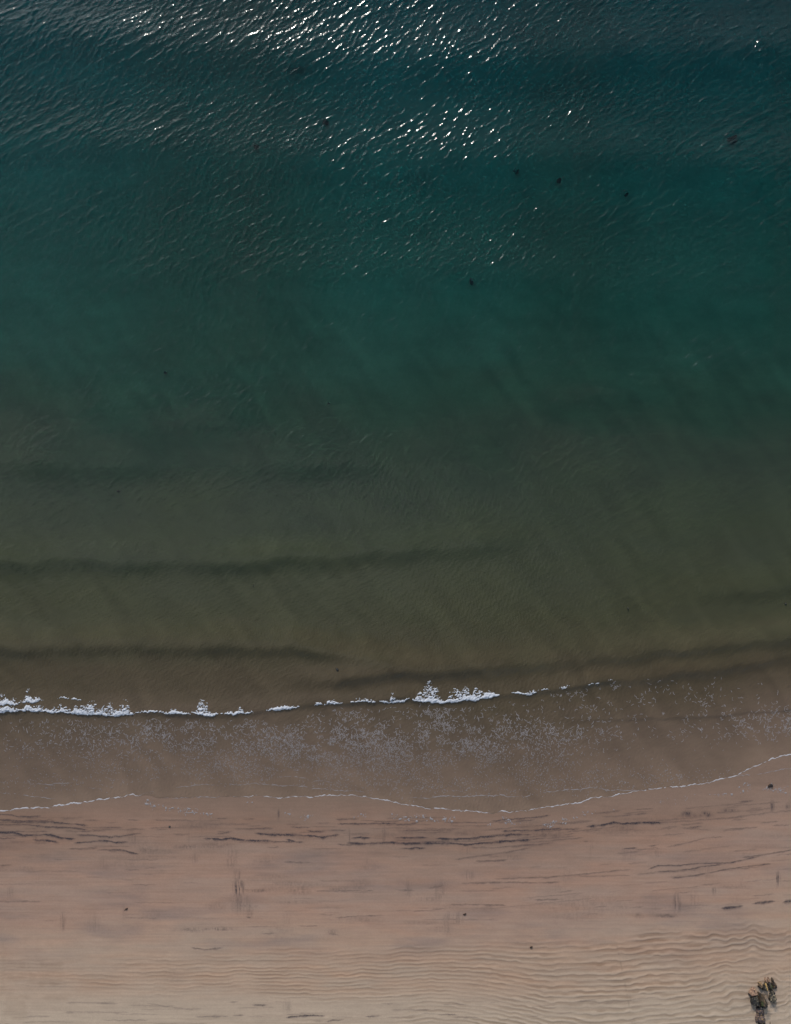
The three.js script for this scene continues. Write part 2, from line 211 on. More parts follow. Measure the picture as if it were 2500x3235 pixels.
const beach = put('beach', sheet(axis(-3000, -54, 54, 3000, 0.15), axis(SEAM, SEAM, 67.5, 3000, 0.125), (x, z) => [x, sandY(x, z), z, x / (2 * HALF) + 0.5, (fold(z, SEAM, LAND) - SEAM) / (LAND - SEAM)]),
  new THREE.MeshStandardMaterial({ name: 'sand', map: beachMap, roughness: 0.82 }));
tag(beach, 'tan sandy beach with ripple marks and dark mineral streaks below the surf', 'beach', null, 'structure');
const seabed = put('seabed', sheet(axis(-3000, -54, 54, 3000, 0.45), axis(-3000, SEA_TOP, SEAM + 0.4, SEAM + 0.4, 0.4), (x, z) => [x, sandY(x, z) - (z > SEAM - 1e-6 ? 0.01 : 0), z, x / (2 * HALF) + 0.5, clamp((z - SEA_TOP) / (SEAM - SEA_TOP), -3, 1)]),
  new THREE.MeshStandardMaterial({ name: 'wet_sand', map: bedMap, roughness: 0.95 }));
tag(seabed, 'dark sandy sea floor seen through the shallow green water', 'seabed', null, 'structure');

// ------------------------------------------------------------------ the sea
// swells: [crest line, height, width of the shoreward face, width of the seaward back], metres
const CRESTS = [
  [WHOLE([[-200, 60], [240, 92], [560, 112], [800, 125], [1100, 118], [1400, 110], [1900, 95]]), 0.42, 3.4, 3.8],
  [WHOLE([[-200, 300], [300, 322], [700, 348], [1000, 338], [1300, 345], [1600, 360], [1900, 360]]), 0.42, 3.6, 4.0],
  [WHOLE([[200, 590], [500, 602], [850, 592], [1150, 600], [1400, 640], [1700, 660]]), 0.36, 3.2, 4.2],
  [WHOLE([[60, 885], [160, 892], [460, 893], [640, 900]]), 0.45, 2.4, 3.4],
  [WHOLE([[-40, 975], [120, 985], [500, 985], [740, 978], [900, 970]]), 0.5, 2.1, 3.4],
  [WHOLE([[-340, 1196], [-60, 1194], [160, 1192], [400, 1194], [620, 1188], [860, 1170], [1000, 1160], [1150, 1150]]), 0.56, 1.5, 2.4],
  [WHOLE([[-340, 1384], [-40, 1381], [160, 1376], [500, 1375], [640, 1376], [760, 1396], [900, 1412]]), 0.46, 1.25, 2.0],
  [WHOLE([[560, 1462], [700, 1445], [860, 1430], [1050, 1420], [1350, 1392], [1600, 1362], [1800, 1345]]), 0.6, 1.2, 2.0],
  [WHOLE([[1430, 1262], [1560, 1256], [1700, 1248], [1850, 1240]]), 0.34, 1.4, 2.8],
  [WHOLE([[1180, 1462], [1350, 1446], [1500, 1425], [1700, 1390], [1850, 1370]]), 0.46, 1.05, 1.8],
  [SHORE_R([[640, 298], [760, 300], [1000, 296], [1080, 288], [1150, 293], [1300, 285], [1430, 274], [1500, 262], [1600, 262], [1690, 250], [1900, 235]]), 0.10, 0.3, 2.2],
  [SHORE_R([[280, 285], [420, 280], [560, 282], [660, 296], [700, 298]]), 0.02, 0.4, 1.6],
];
const BREAK = line([...SHORE_L([[-300, 262], [0, 264], [100, 256], [200, 262], [300, 266], [400, 272], [500, 277], [570, 271], [650, 266], [750, 268], [900, 276], [1000, 274], [1085, 266], [1140, 256], [1275, 242], [1400, 229], [1560, 218], [1640, 214]]), ...SHORE_R([[0, 211], [75, 211], [140, 218], [250, 218], [330, 210], [440, 193], [560, 187], [608, 175], [740, 156], [940, 128], [1200, 108]])]);
const SPLIT = [[...CRESTS.map(([p, a, f, b]) => [line(p), p[0][0], p[p.length - 1][0], a, f, b])], [BREAK, -500, 2050, 0.26, 0.5, 1.7]];
const swells = [...SPLIT[0], SPLIT[1]];
const R = rng(11), WAVES = [];
for (let i = 0; i < 54; i++) {
  const length = 0.42 * Math.pow(4.4, R() ** 1.35), turn = (42 + 36 * (R() + R() + R() - 1.5) * 1.5) * Math.PI / 180, k = 2 * Math.PI / length;
  WAVES.push([k * Math.cos(turn), k * Math.sin(turn), R() * 6.283, 1 / k, length]);
}
function waterY(x, z) {
  const u = U(x), v = V(z), w = along(u, v);
  let y = 0;
  if (w > 2280) y = Math.max(profile(2280) + 0.289, profile(w) + 0.289 * Math.pow(clamp((2560 - w) / 280), 1.3));
  const thin = 1 - smooth(2290, 2540, w);
  const wob = 9 * noise(u / 90, v / 200, 301) + 4 * noise(u / 28, v / 60, 302);
  for (const [f, a, b, h, wf, wb] of swells) {
    if (u < a || u > b) continue;
    const s = (v - f(u) - wob * Math.min(1, wf)) / PX, e = s > 0 ? s / wf : s / wb;
    if (e > 3 || e < -3) continue;
    y += h * Math.exp(-e * e) * smooth(a, a + 260, u) * (1 - smooth(b - 200, b, u)) * Math.min(1, thin + 0.35) * (0.85 + 0.35 * noise(u / 140, h * 50, 303));
  }
  const far = Math.max(0, Math.abs(x) - 54, -76 - z);
  const calm = (0.25 + 0.75 * smooth(1900, 1000, v)) * (0.85 + 0.45 * fbm(u / 300, v / 160, 304, 3)) * thin * Math.exp(-far / 3);
  if (calm > 0.004) {
    let c = 0;
    const bend = 0.35 * noise(u / 500, v / 500, 305), x2 = x + bend * z * 0.04, z2 = z;
    for (const [kx, kz, p, a, l] of WAVES) c += a * Math.sin(kx * x2 + kz * z2 + p) * (l < 1.1 ? 1.15 : 1);
    y += calm * 0.0265 * (c + 0.55 * Math.abs(c));
  }
  const slant = Math.sin((u * 0.80 - v * 0.60) / 9.5 + 2.5 * noise(u / 160, v / 160, 306)) * 0.008 * inside(u, v, -400, 2900, 1200, 2200, 260);
  return y + slant * thin;
}
const ripple = (() => { // fine wind ripples, one tile 12.8 m wide
  const n = 1024, side = 12.8, r = rng(5), list = [];
  for (let i = 0; i < 40; i++) { const l = 0.14 * Math.pow(4, r()), t = (38 + 110 * (r() - 0.5)) * Math.PI / 180; list.push([Math.round(side / l * Math.cos(t)), Math.round(side / l * Math.sin(t)), r() * 6.283, l]); }
  const t = texture(n, n, false, (i, j) => { let c = 0; const a = i / n * 2 * Math.PI, b = j / n * 2 * Math.PI; for (const [p, q, f, l] of list) c += l * Math.sin(p * a + q * b + f); const v = clamp(0.5 + 0.1 * c); return [v, v, v]; });
  t.wrapS = t.wrapT = THREE.RepeatWrapping; t.repeat.set(1 / side, 1 / side);
  return t;
})();
{
  const zEnd = Z(2560), rows = [...axis(-3000, -75, zEnd, zEnd, 0.13)], xs = axis(-3000, -54, 54, 3000, 0.13);
  rows.push(zEnd + 0.08);
  const last = rows.length - 1;
  const geometry = sheet(xs, Float64Array.from(rows), (x, z, i, j) => {
    const zz = z + (Z(frontV(U(x))) - zEnd) * smooth(zEnd - 16, zEnd - 0.5, z), s = sandY(x, zz);
    let y = j === last ? s - 0.03 : j === last - 1 ? s + 0.004 : waterY(x, zz);
    if (j < last - 1) y = Math.max(y, s + 0.004 + 0.012 * clamp((zEnd - z) / 3));
    return [x, y, zz, x, zz];
  });
  // sand stirred up in the surf makes the water there turbid
  const silt = (u, v) => { const w = along(u, v); return smooth(1060, 2100, w + 190 * fbm(u / 300, v / 110, 401, 4)); };
  const siltTone = tone([[1500, 0.058, 0.082, 0.042], [1950, 0.095, 0.092, 0.048], [2150, 0.124, 0.094, 0.055], [2220, 0.138, 0.102, 0.062], [2380, 0.215, 0.150, 0.106], [2480, 0.265, 0.182, 0.130], [2560, 0.31, 0.212, 0.152]]);
  const T = 1024, place = (i, j) => [U(((i + 0.5) / T * 2 - 1) * HALF), V(lerp(-20, 44, (j + 0.5) / T))];
  const siltMap = texture(T, T, true, (i, j) => { const [u, v] = place(i, j), k = silt(u, v), c = siltTone(along(u, v) + 40 * fbm(u / 120, v / 40, 402, 3)), g = 1 + 0.10 * noise((u * 0.74 + v * -0.55) / 30 + fbm(u / 90, v / 90, 403, 2), (u * 0.5 + v * 0.72) / 140, 404) + 0.08 * fbm(u / 30, v / 14, 405, 3); return c.map((x) => Math.pow(x * g, Math.pow(k, 0.8))); }); // clear water is white
  const clearMap = texture(T, T, false, (i, j) => { const [u, v] = place(i, j), k = silt(u, v); const t = 1 - 0.62 * Math.pow(k, 1.85); return [t, t, t]; });
  { const p = geometry.attributes.position, t = geometry.attributes.uv, t1 = new Float32Array(p.count * 2); for (let n = 0; n < p.count; n++) { t1[2 * n] = p.getX(n) / (2 * HALF) + 0.5; t1[2 * n + 1] = clamp((p.getZ(n) + 20) / 64, 0.001, 0.999); } geometry.setAttribute('uv1', new THREE.BufferAttribute(t1, 2)); }
  siltMap.channel = clearMap.channel = 1;
  const sea = put('sea', geometry, new THREE.MeshPhysicalMaterial({ name: 'sea_water', color: 0xffffff, map: siltMap, transmissionMap: clearMap, roughness: 0.13, ior: 1.333, transmission: 1, thickness: 2, attenuationColor: new THREE.Color().setRGB(0.68, 0.925, 0.945), attenuationDistance: 1, bumpMap: ripple, bumpScale: 0.02 }));
  tag(sea, 'green sea shading to clear shallows at the beach, with swells and wind ripples', 'sea', null, 'structure');
}
// ------------------------------------------------------------------ foam
const surface = (x, z) => Math.max(waterY(x, z), sandY(x, z));
function froth(u0, u1, v0, v1, step, field, thick, relief = 0) {     // a lumpy skin wherever field(u, v) > 0, in pixels
  const nu = Math.ceil((u1 - u0) / step), nv = Math.ceil((v1 - v0) / step), w = nu + 1, f = new Float32Array(w * (nv + 1)), at = new Map(), p = [], index = [];
  for (let j = 0, n = 0; j <= nv; j++) for (let i = 0; i <= nu; i++, n++) f[n] = field(u0 + i * step, v0 + j * step);
  const vertex = (n) => {
    if (at.has(n)) return at.get(n);
    const i = n % w, j = (n - i) / w, u = u0 + i * step, v = v0 + j * step, x = X(u), z = Z(v);
    p.push(x, surface(x, z) + (f[n] > 0 ? 0.012 + thick * Math.sqrt(Math.min(1, f[n])) + relief * noise(u / 4, v / 3.2, 411) * Math.min(1, f[n]) : -0.03), z);
    at.set(n, p.length / 3 - 1); return p.length / 3 - 1;
  };
  for (let j = 0; j < nv; j++) for (let i = 0; i < nu; i++) {
    const a = j * w + i; if (Math.max(f[a], f[a + 1], f[a + w], f[a + w + 1]) <= 0) continue;
    const [q, r, s, t] = [a, a + w, a + 1, a + w + 1].map(vertex); index.push(q, r, s, s, r, t);
  }
  const g = new THREE.BufferGeometry(); g.setAttribute('position', new THREE.Float32BufferAttribute(p, 3)); g.setIndex(index); g.computeVertexNormals();
  return g;
}
const whiteFoam = new THREE.MeshStandardMaterial({ name: 'white_foam', color: new THREE.Color().setRGB(0.50, 0.52, 0.575), roughness: 0.9 });
const lineFoam = new THREE.MeshStandardMaterial({ name: 'line_foam', color: new THREE.Color().setRGB(0.46, 0.44, 0.46), roughness: 0.9 });
const thinFoam = new THREE.MeshStandardMaterial({ name: 'thin_foam', color: new THREE.Color().setRGB(0.265, 0.24, 0.243), roughness: 0.9 });
// breaking crests: [front edge, thickness of the solid edge, lace behind it [centre, half width, reach], label]
const BREAKERS = [
  [SHORE_L([[-120, 238], [-30, 240], [0, 236], [70, 238], [95, 228]]), 13, [[0, 40, 62], [60, 30, 30]], 'short double crest of white foam cut by the left edge of the photo'],
  [SHORE_L([[90, 224], [130, 226], [188, 220]]), 12, [[122, 22, 56], [150, 30, 24]], 'small white foam crest just behind the long foam ridge at far left'],
  [SHORE_L([[-120, 270], [0, 270], [60, 268], [95, 262], [140, 262], [200, 269], [300, 274], [400, 279], [500, 285], [545, 284], [575, 276]]), 15, [[30, 60, 30], [160, 70, 26], [260, 60, 34], [345, 40, 48], [400, 60, 60], [470, 50, 58], [535, 36, 72]], 'longest white foam ridge, running in from the left edge of the photo'],
  [SHORE_L([[565, 276], [600, 270], [650, 270], [690, 266]]), 5, [], 'thin thread of foam joining the long left ridge to the next crest'],
  [SHORE_L([[682, 264], [720, 276], [760, 272], [815, 276]]), 10, [[740, 40, 20]], 'first white crest right of the long left ridge'],
  [SHORE_L([[815, 270], [870, 280], [910, 284], [935, 272]]), 9, [[870, 34, 78]], 'white crest trailing a tall faint plume of lace foam'],
  [SHORE_L([[944, 276], [1000, 279], [1060, 275], [1088, 266]]), 10, [[1028, 14, 34], [990, 30, 16]], 'white crest with one small tuft of foam standing behind it'],
  [SHORE_L([[1138, 262], [1190, 262], [1240, 256], [1282, 246]]), 11, [[1215, 36, 20]], 'lone white crest below the round dark rock in the shallows'],
  [SHORE_L([[1336, 238], [1390, 234]]), 5, [[1360, 24, 10]], 'tiny scrap of foam left of the middle of the surf'],
  [[...SHORE_L([[1620, 222], [1660, 229]]), ...SHORE_R([[0, 229], [30, 226], [58, 213]])], 10, [[1676, 14, 50]], 'short white crest at the middle of the surf, left of the big lacy one'],
  [SHORE_R([[72, 217], [110, 224], [180, 227], [245, 228], [330, 219], [400, 209], [442, 197]]), 14, [[150, 52, 92], [112, 34, 50], [255, 40, 66], [295, 36, 60], [350, 28, 68], [395, 34, 34]], 'big white crest with three peaks of lacy foam behind it'],
  [SHORE_R([[494, 189], [530, 190], [570, 195], [600, 188], [610, 178]]), 9, [[578, 26, 24]], 'white lens of foam right of the big lacy crest'],
  [SHORE_R([[698, 162], [720, 160], [740, 157]]), 4, [], 'thin white dash of foam on the crest right of the white lens'],
  [SHORE_R([[905, 131], [940, 127]]), 3, [], 'farthest right fleck of foam on the breaking crest'],
  [SHORE_L([[1280, 247], [1340, 240], [1400, 234], [1500, 228], [1560, 224], [1625, 222]]), 2.2, [[1420, 40, 22], [1550, 60, 18]], 'broken thread of foam between the lone crest and the middle of the surf'],
  [SHORE_R([[608, 180], [660, 172], [760, 158], [900, 136], [980, 124]]), 1.8, [], 'fine foam thread along the crest right of the white lens'],
  [SHORE_L([[235, 213], [290, 211], [350, 214]]), 4, [], 'thin foam line lying behind the long left ridge'],
];
BREAKERS.forEach(([edge, solid, lace, label]) => {
  const f = line(edge), a = edge[0][0], b = edge[edge.length - 1][0], base = a < 1000 && edge !== BREAKERS[9][0] ? 0 : 1250, off = label.includes('middle of the surf, left') ? 0 : (edge[0][0] >= 1250 ? 1250 : 0);
  const peaks = lace.map(([c, h, r]) => [off + c * S, h * S, r * S]);
  const reach = Math.max(solid * 1.9, ...peaks.map((q) => q[2])) + 6, lo = Math.min(...edge.map((q) => q[1])), hi = Math.max(...edge.map((q) => q[1]));
  const g = froth(a, b, lo - reach, hi + 7, 1.4, (u, v) => {
    const ends = smooth(a - 1, a + 26, u) * (1 - smooth(b - 26, b + 1, u));
    const front = f(u) + 3.2 * noise(u / 13, 1, 421) + 1.8 * noise(u / 4.5, 2, 422), d = front - v;
    if (d < -1 || ends <= 0) return -1;
    const t = 0.95 * solid * (0.25 + 0.75 * ends) * (0.7 + 0.55 * noise(u / 22, 3, 423)) * (solid < 3 ? clamp(0.35 + 1.3 * noise(u / 21, 8, 428)) : 1);
    if (t < 0.5 && !peaks.length) return -1;
    let k = t < 0.5 ? -1 : Math.min(d / 2.5, (t - d) / 5 + 0.45 * noise(u / 3.4, v / 3, 424));
    let h = 0; for (const [c, w, r] of peaks) h = Math.max(h, r * (1 - ((u - c) / w) ** 2));
    if (h > 2 && d > 0 && d < h) { const n = 1 - Math.abs(fbm(u / 7 + 1.2 * noise(u / 9, v / 9, 426), v / 5.5, 425, 2)) * 3.6; k = Math.max(k, n - 0.12 - 0.8 * (d / h) ** 1.2 + 0.6 * noise(u / 5, v / 5, 427)); }
    return k;
  }, 0.1, 0.07);
  tag(put('surf_foam', g, whiteFoam), label, 'foam', 'white crests along the breaking wave');
});
// loose flecks of foam adrift in the shallows: [u, v, radius u, radius v, amount]
const DRIFT = [[150, 2340, 200, 60, 0.35], [430, 2350, 200, 70, 0.55], [640, 2320, 180, 60, 0.55], [720, 2420, 130, 30, 0.8], [900, 2370, 170, 50, 0.9], [1080, 2350, 170, 60, 1.0], [1250, 2380, 200, 70, 1.0], [1480, 2340, 190, 80, 0.85], [1650, 2410, 180, 50, 0.7], [1800, 2310, 140, 50, 0.45], [1990, 2450, 150, 40, 0.45], [2230, 2450, 190, 22, 0.3], [2290, 2300, 200, 40, 0.3], [2050, 2200, 260, 50, 0.16], [1780, 2170, 160, 30, 0.3], [1390, 2250, 60, 30, 0.7], [1080, 2190, 110, 25, 0.35], [1150, 2240, 130, 25, 0.4], [300, 2440, 260, 40, 0.25], [60, 2480, 120, 30, 0.15], [1350, 2470, 300, 34, 0.5], [900, 2440, 300, 34, 0.4], [1700, 2480, 200, 26, 0.4], [2460, 2280, 120, 40, 0.5]];
const adrift = (() => {                                              // each fleck a short curling ribbon
  const r = rng(77), p = [], index = [], total = DRIFT.map(([, , a, b, s]) => a * b * s), sum = total.reduce((x, y) => x + y);
  for (let n = 0; n < 15500; n++) {
    let pick = r() * sum, k = 0; while (pick > total[k]) pick -= total[k++];
    const gauss = () => (r() + r() + r() + r() - 2) * 0.95;
    let u = DRIFT[k][0] + DRIFT[k][2] * gauss() * 1.25, v = DRIFT[k][1] + DRIFT[k][3] * gauss() * 1.25;
    if (noise(u / 24, v / 18, 431) + 0.8 * noise(u / 70, v / 40, 432) < -1.0 + 1.4 * r()) continue;
    if (v > frontV(u) - 8 || v < BREAK(u) + 8 + 16 * smooth(1900, 1700, u)) continue;
    const seaward = smooth(2420, 2290, v), steps = 3 + Math.floor(r() * (3 + 3 * seaward)), size = lerp(1.2, 1.75, seaward) * (0.8 + 0.5 * r());
    let turn = (r() < 0.62 ? Math.PI / 2 + (r() - 0.5) * 1.7 : r() * 6.283), curl = (r() - 0.5) * 1.1;
    const wide = (0.34 + 0.42 * r() * r()) * lerp(0.85, 1.15, seaward);
    for (let i = 0; i <= steps; i++) {
      const w = wide * (i === 0 || i === steps ? 0.3 : 0.8 + 0.7 * r()), nu = -Math.sin(turn), nv = Math.cos(turn), at = p.length / 3, y = surface(X(u), Z(v));
      p.push(X(u + nu * w), y + 0.004, Z(v + nv * w), X(u), y + 0.022, Z(v), X(u - nu * w), y + 0.004, Z(v - nv * w));
      if (i) index.push(at - 3, at, at - 2, at - 2, at, at + 1, at - 2, at + 1, at - 1, at - 1, at + 1, at + 2);
      u += Math.cos(turn) * size; v += Math.sin(turn) * size; turn += curl + (r() - 0.5) * 1.3;
    }
  }
  const g = new THREE.BufferGeometry(); g.setAttribute('position', new THREE.Float32BufferAttribute(p, 3)); g.setIndex(index); g.computeVertexNormals();
  for (let i = 0, a = g.attributes.normal.array; i < a.length; i += 3) if (a[i + 1] < 0) { a[i] *= -1; a[i + 1] *= -1; a[i + 2] *= -1; }
  return g;
})();
tag(put('foam_flecks', adrift, thinFoam), 'scattered pale squiggles of foam adrift in the brown shallows', 'foam', null, 'stuff');
// lines of foam left where the thin water stopped: [path, width, how broken, label]
const LINES = [
  [SHORE_L([[-100, 694], [0, 690], [60, 686], [120, 675], [215, 672], [250, 665], [300, 662], [340, 656], [370, 650], [430, 640], [520, 628], [580, 624], [610, 620]]), 4.6, 0.05, 'bright foam edge of the water lobe at left, rising to the right'],
  [SHORE_L([[605, 620], [660, 605], [770, 590], [870, 580], [980, 577], [1060, 575], [1120, 580], [1420, 597], [1600, 612]]), 2.2, 0.3, 'faint foam line arching behind the waterline left of the middle'],
  [SHORE_L([[690, 634], [740, 638], [800, 634], [870, 632], [940, 632], [1000, 627], [1030, 626]]), 2.6, 0.35, 'broken foam line along the waterline between the two bright edges'],
  [[...SHORE_L([[1030, 625], [1060, 630], [1110, 627], [1180, 637], [1300, 632], [1400, 620], [1480, 620], [1560, 630], [1680, 654]]), ...SHORE_R([[0, 655], [100, 672], [200, 683], [300, 690], [400, 698], [480, 692], [600, 682], [730, 662], [850, 635], [940, 620], [1040, 600]])], 3.8, 0.08, 'long bright foam edge sagging across the middle of the beach'],
  [SHORE_R([[1030, 601], [1180, 590], [1300, 578], [1400, 550], [1450, 540], [1520, 500], [1600, 470], [1688, 447], [1790, 425]]), 4.2, 0.1, 'foam edge climbing to the right edge of the photo'],
  [SHORE_R([[50, 635], [150, 633], [240, 628], [320, 630], [400, 622], [480, 627], [560, 625], [650, 612], [740, 600], [800, 592], [870, 595], [940, 600], [1030, 600]]), 2.8, 0.15, 'foam line nested inside the sagging bright edge'],
  [SHORE_R([[1445, 542], [1500, 534], [1560, 528], [1620, 520], [1688, 507], [1760, 498]]), 2.2, 0.3, 'fine foam line below the climbing edge at right'],
  [SHORE_R([[1630, 594], [1650, 597], [1690, 600], [1740, 602]]), 3.2, 0.3, 'short foam scrap at the right edge, below the dark seaweed'],
  [SHORE_L([[0, 612], [100, 622], [180, 630], [240, 637]]), 2.2, 0.3, 'thin foam line between two others in the left water lobe'],
  [SHORE_L([[0, 568], [100, 570], [200, 575], [280, 572], [350, 582], [440, 598]]), 2.0, 0.35, 'uppermost thin foam line in the left water lobe'],
  [SHORE_L([[1180, 545], [1260, 550], [1340, 560], [1400, 562], [1460, 558], [1500, 550]]), 2.4, 0.35, 'curved foam line under the densest foam flecks'],
];
LINES.forEach(([path, width, broken, label], n) => {
  const f = line(path), a = path[0][0], b = path[path.length - 1][0], p = [], index = [];
  for (let u = a, open = false; u <= b; u += 2) {
    const centre = f(u) + 3 * noise(u / 26, 3, 4) + 1.5 * noise(u / 9, 3, 5) + 1.1 * noise(u / 4, n, 441) - 1, gap = 0.5 + 0.5 * noise(u / 34, n, 442) + 0.2 * noise(u / 7, n, 444);
    const w = width * 0.37 * (0.75 + 0.7 * noise(u / 8, n, 443)) * (0.35 + 0.65 * clamp((gap - broken) * 3)) * Math.min(1, (u - a) / 30 + 0.1, (b - u) / 30 + 0.1), at = p.length / 3, y = surface(X(u), Z(centre));
    if (gap < broken * 0.7) { open = false; continue; }
    p.push(X(u), y + 0.004, Z(centre + w), X(u), y + 0.016 + 0.01 * w, Z(centre), X(u), y + 0.004, Z(centre - w));
    if (open) index.push(at - 3, at, at - 2, at - 2, at, at + 1, at - 2, at + 1, at - 1, at - 1, at + 1, at + 2);
    open = true;
  }
  const g = new THREE.BufferGeometry(); g.setAttribute('position', new THREE.Float32BufferAttribute(p, 3)); g.setIndex(index); g.computeVertexNormals();
  tag(put('swash_line', g, n === 0 || n === 3 || n === 4 ? lineFoam : thinFoam), label, 'foam line', 'foam lines left by the thin water');
});
const CLUMPS = [...SHORE_L([[640, 660], [700, 668], [760, 680], [830, 690], [890, 704], [930, 692], [960, 700], [1000, 690], [1080, 668], [1130, 690], [1170, 684], [1240, 702], [1320, 712], [1400, 716], [1460, 712], [1530, 706], [1590, 712], [1640, 718]]), ...SHORE_R([[0, 718], [120, 716], [280, 735], [400, 738], [460, 728], [500, 742], [600, 752], [660, 745], [720, 728], [760, 720], [840, 692], [900, 684], [1010, 672], [1060, 655], [1150, 652], [1220, 656], [1250, 632], [1340, 626], [1420, 615], [1480, 585], [1560, 590], [1600, 592], [1660, 600]])];
{ const f = line(CLUMPS);
  const g = froth(460, 2500, 2470, 2625, 1.25, (u, v) => {
    const d = (v - f(u)) / 13, m = Math.exp(-d * d) * clamp(0.62 + 0.9 * noise(u / 60, 1, 452)); if (m < 0.1) return -1;
    const gate = 0.6 * noise(u / 7, v / 6, 453) + 0.4 * noise(u / 22, v / 12, 454); if (gate < 0.75 - 0.85 * m) return -1;
    return (0.22 - Math.abs(noise(u / 5 + noise(u / 9, v / 9, 455), v / 6, 456))) * 5;
  }, 0.02);
  tag(put('foam_residue', g, thinFoam), 'dotted row of drying foam scraps left on the wet sand above the waterline', 'foam', null, 'stuff'); }
// ------------------------------------------------------------------ rocks, stones and driftwood
const rough = (colour, roughness = 0.85) => new THREE.MeshStandardMaterial({ color: colour ? new THREE.Color().setRGB(...colour) : 0xffffff, roughness, vertexColors: !colour });
const stoneSkin = rough(null, 0.8), weedSkin = rough([0.012, 0.011, 0.013], 0.5), greenSkin = rough([0.05, 0.055, 0.016], 0.7), wetBlack = rough([0.010, 0.011, 0.012], 0.55);
const sunkenSkin = rough([0.03, 0.03, 0.026]); sunkenSkin.name = 'sunken_stone';
stoneSkin.name = 'stone'; weedSkin.name = 'black_weed'; greenSkin.name = 'green_weed'; wetBlack.name = 'wet_black_stone';
function ring(outline) {                                             // a smooth closed outline -> radius at every angle
  const cx = outline.reduce((a, q) => a + q[0], 0) / outline.length, cy = outline.reduce((a, q) => a + q[1], 0) / outline.length;
  const curve = new THREE.CatmullRomCurve3(outline.map(([a, b]) => new THREE.Vector3((a - cx) / PX, 0, (b - cy) / PX)), true, 'catmullrom', 0.35).getPoints(160).map((q) => [Math.atan2(q.z, q.x), Math.hypot(q.x, q.z)]).sort((a, b) => a[0] - b[0]);
  const r = line([[curve[curve.length - 1][0] - 2 * Math.PI, curve[curve.length - 1][1]], ...curve, [curve[0][0] + 2 * Math.PI, curve[0][1]]]);
  return { cx, cy, r };
}
function boulder(outline, height, seed, { lean = [0, 0], boxy = 2.4, bump = 0.09, tones, skin = stoneSkin, floor } = {}) {
  const { cx, cy, r } = ring(outline), near = 1 - 0.6 * Math.max(0, height) / HEIGHT, x0 = X(cx) * near, z0 = Z(cy) * near, y0 = floor ?? sandY(x0, z0), N = 56, M = 18, p = [], c = [], index = [], tops = [];
  const shade = tones ?? [[0.20, 0.13, 0.08], [0.07, 0.05, 0.045], [0.02, 0.017, 0.02], [0.30, 0.22, 0.12]];
  for (let j = 0; j <= M; j++) for (let i = 0; i < N; i++) {
    const t = j / M, a = i / N * 2 * Math.PI - Math.PI, out = j === M ? 0 : Math.pow(1 - Math.pow(t, boxy), 1 / boxy), R = r(a) * out;
    let x = Math.cos(a) * R + lean[0] * t * height, z = Math.sin(a) * R + lean[1] * t * height, y = t * (height + 0.15) - 0.15;
    const q = fbm(x * 5 + seed, z * 5 + y * 3.1, seed, 4), ridged = Math.abs(noise3(x * 3.2, z * 3.2, y * 4, seed + 5)) - 0.35, push = (j === M ? 0 : 1) * bump * (q * 1.3 + ridged);
    x += Math.cos(a) * push * (0.35 + 0.65 * out); z += Math.sin(a) * push * (0.35 + 0.65 * out); y += bump * (fbm(x * 4 + 9, z * 4, seed + 9, 3) * 1.4) * t;
    p.push(x, y, z);
    const k = noise3(x * 6, z * 6, y * 6, seed + 2), l = noise3(x * 15, z * 15, y * 12, seed + 3), m = noise3(x * 3.5, z * 3.5, y * 3.5, seed + 4);
    const pick = l > 0.5 ? shade[3] : k + 0.5 * m > 0.28 ? shade[2] : k - 0.4 * m > -0.12 ? shade[1] : shade[0], g = 1 + 0.25 * l;
    c.push(pick[0] * g, pick[1] * g, pick[2] * g);
  }
  for (let j = 0; j < M; j++) for (let i = 0; i < N; i++) { const a = j * N + i, b = j * N + (i + 1) % N; index.push(a, a + N, b, b, a + N, b + N); }
  const g = new THREE.BufferGeometry(); g.setAttribute('position', new THREE.Float32BufferAttribute(p, 3)); g.setAttribute('color', new THREE.Float32BufferAttribute(c, 3)); g.setIndex(index);
  const crisp = toCreasedNormals(g, 0.75);
  const o = put('rock', crisp, skin); o.position.set(x0, y0, z0);
  o.userData.shape = undefined; delete o.userData.shape;
  return Object.assign(o, { patch(name, material, test, lift = 0.018) {                                    // a growth: the skin lifted wherever test(x, y, z) holds
    const at = crisp.attributes.position, nn = crisp.attributes.normal, v = [];
    for (let f = 0; f < at.count; f += 3) { const mx = (at.getX(f) + at.getX(f + 1) + at.getX(f + 2)) / 3, my = (at.getY(f) + at.getY(f + 1) + at.getY(f + 2)) / 3, mz = (at.getZ(f) + at.getZ(f + 1) + at.getZ(f + 2)) / 3; if (my < 0 || !test(mx, my, mz)) continue; for (let e = f; e < f + 3; e++) v.push(at.getX(e) + nn.getX(e) * lift, at.getY(e) + nn.getY(e) * lift, at.getZ(e) + nn.getZ(e) * lift); }
    if (!v.length) return o;
    const w = new THREE.BufferGeometry(); w.setAttribute('position', new THREE.Float32BufferAttribute(v, 3)); w.computeVertexNormals();
    put(name, w, material, o); return o;
  } });
}
const TAN = [[0.22, 0.138, 0.070], [0.105, 0.068, 0.042], [0.03, 0.022, 0.021], [0.29, 0.195, 0.10]], BLACK = [[0.035, 0.030, 0.022], [0.016, 0.015, 0.015], [0.006, 0.006, 0.008], [0.17, 0.135, 0.085]], PINK = [[0.27, 0.165, 0.11], [0.19, 0.105, 0.075], [0.07, 0.04, 0.032], [0.33, 0.23, 0.14]], BROWN = [[0.085, 0.056, 0.032], [0.045, 0.031, 0.02], [0.014, 0.011, 0.011], [0.15, 0.098, 0.048]], PURPLE = [[0.125, 0.082, 0.070], [0.072, 0.050, 0.050], [0.03, 0.022, 0.026], [0.26, 0.17, 0.07]];
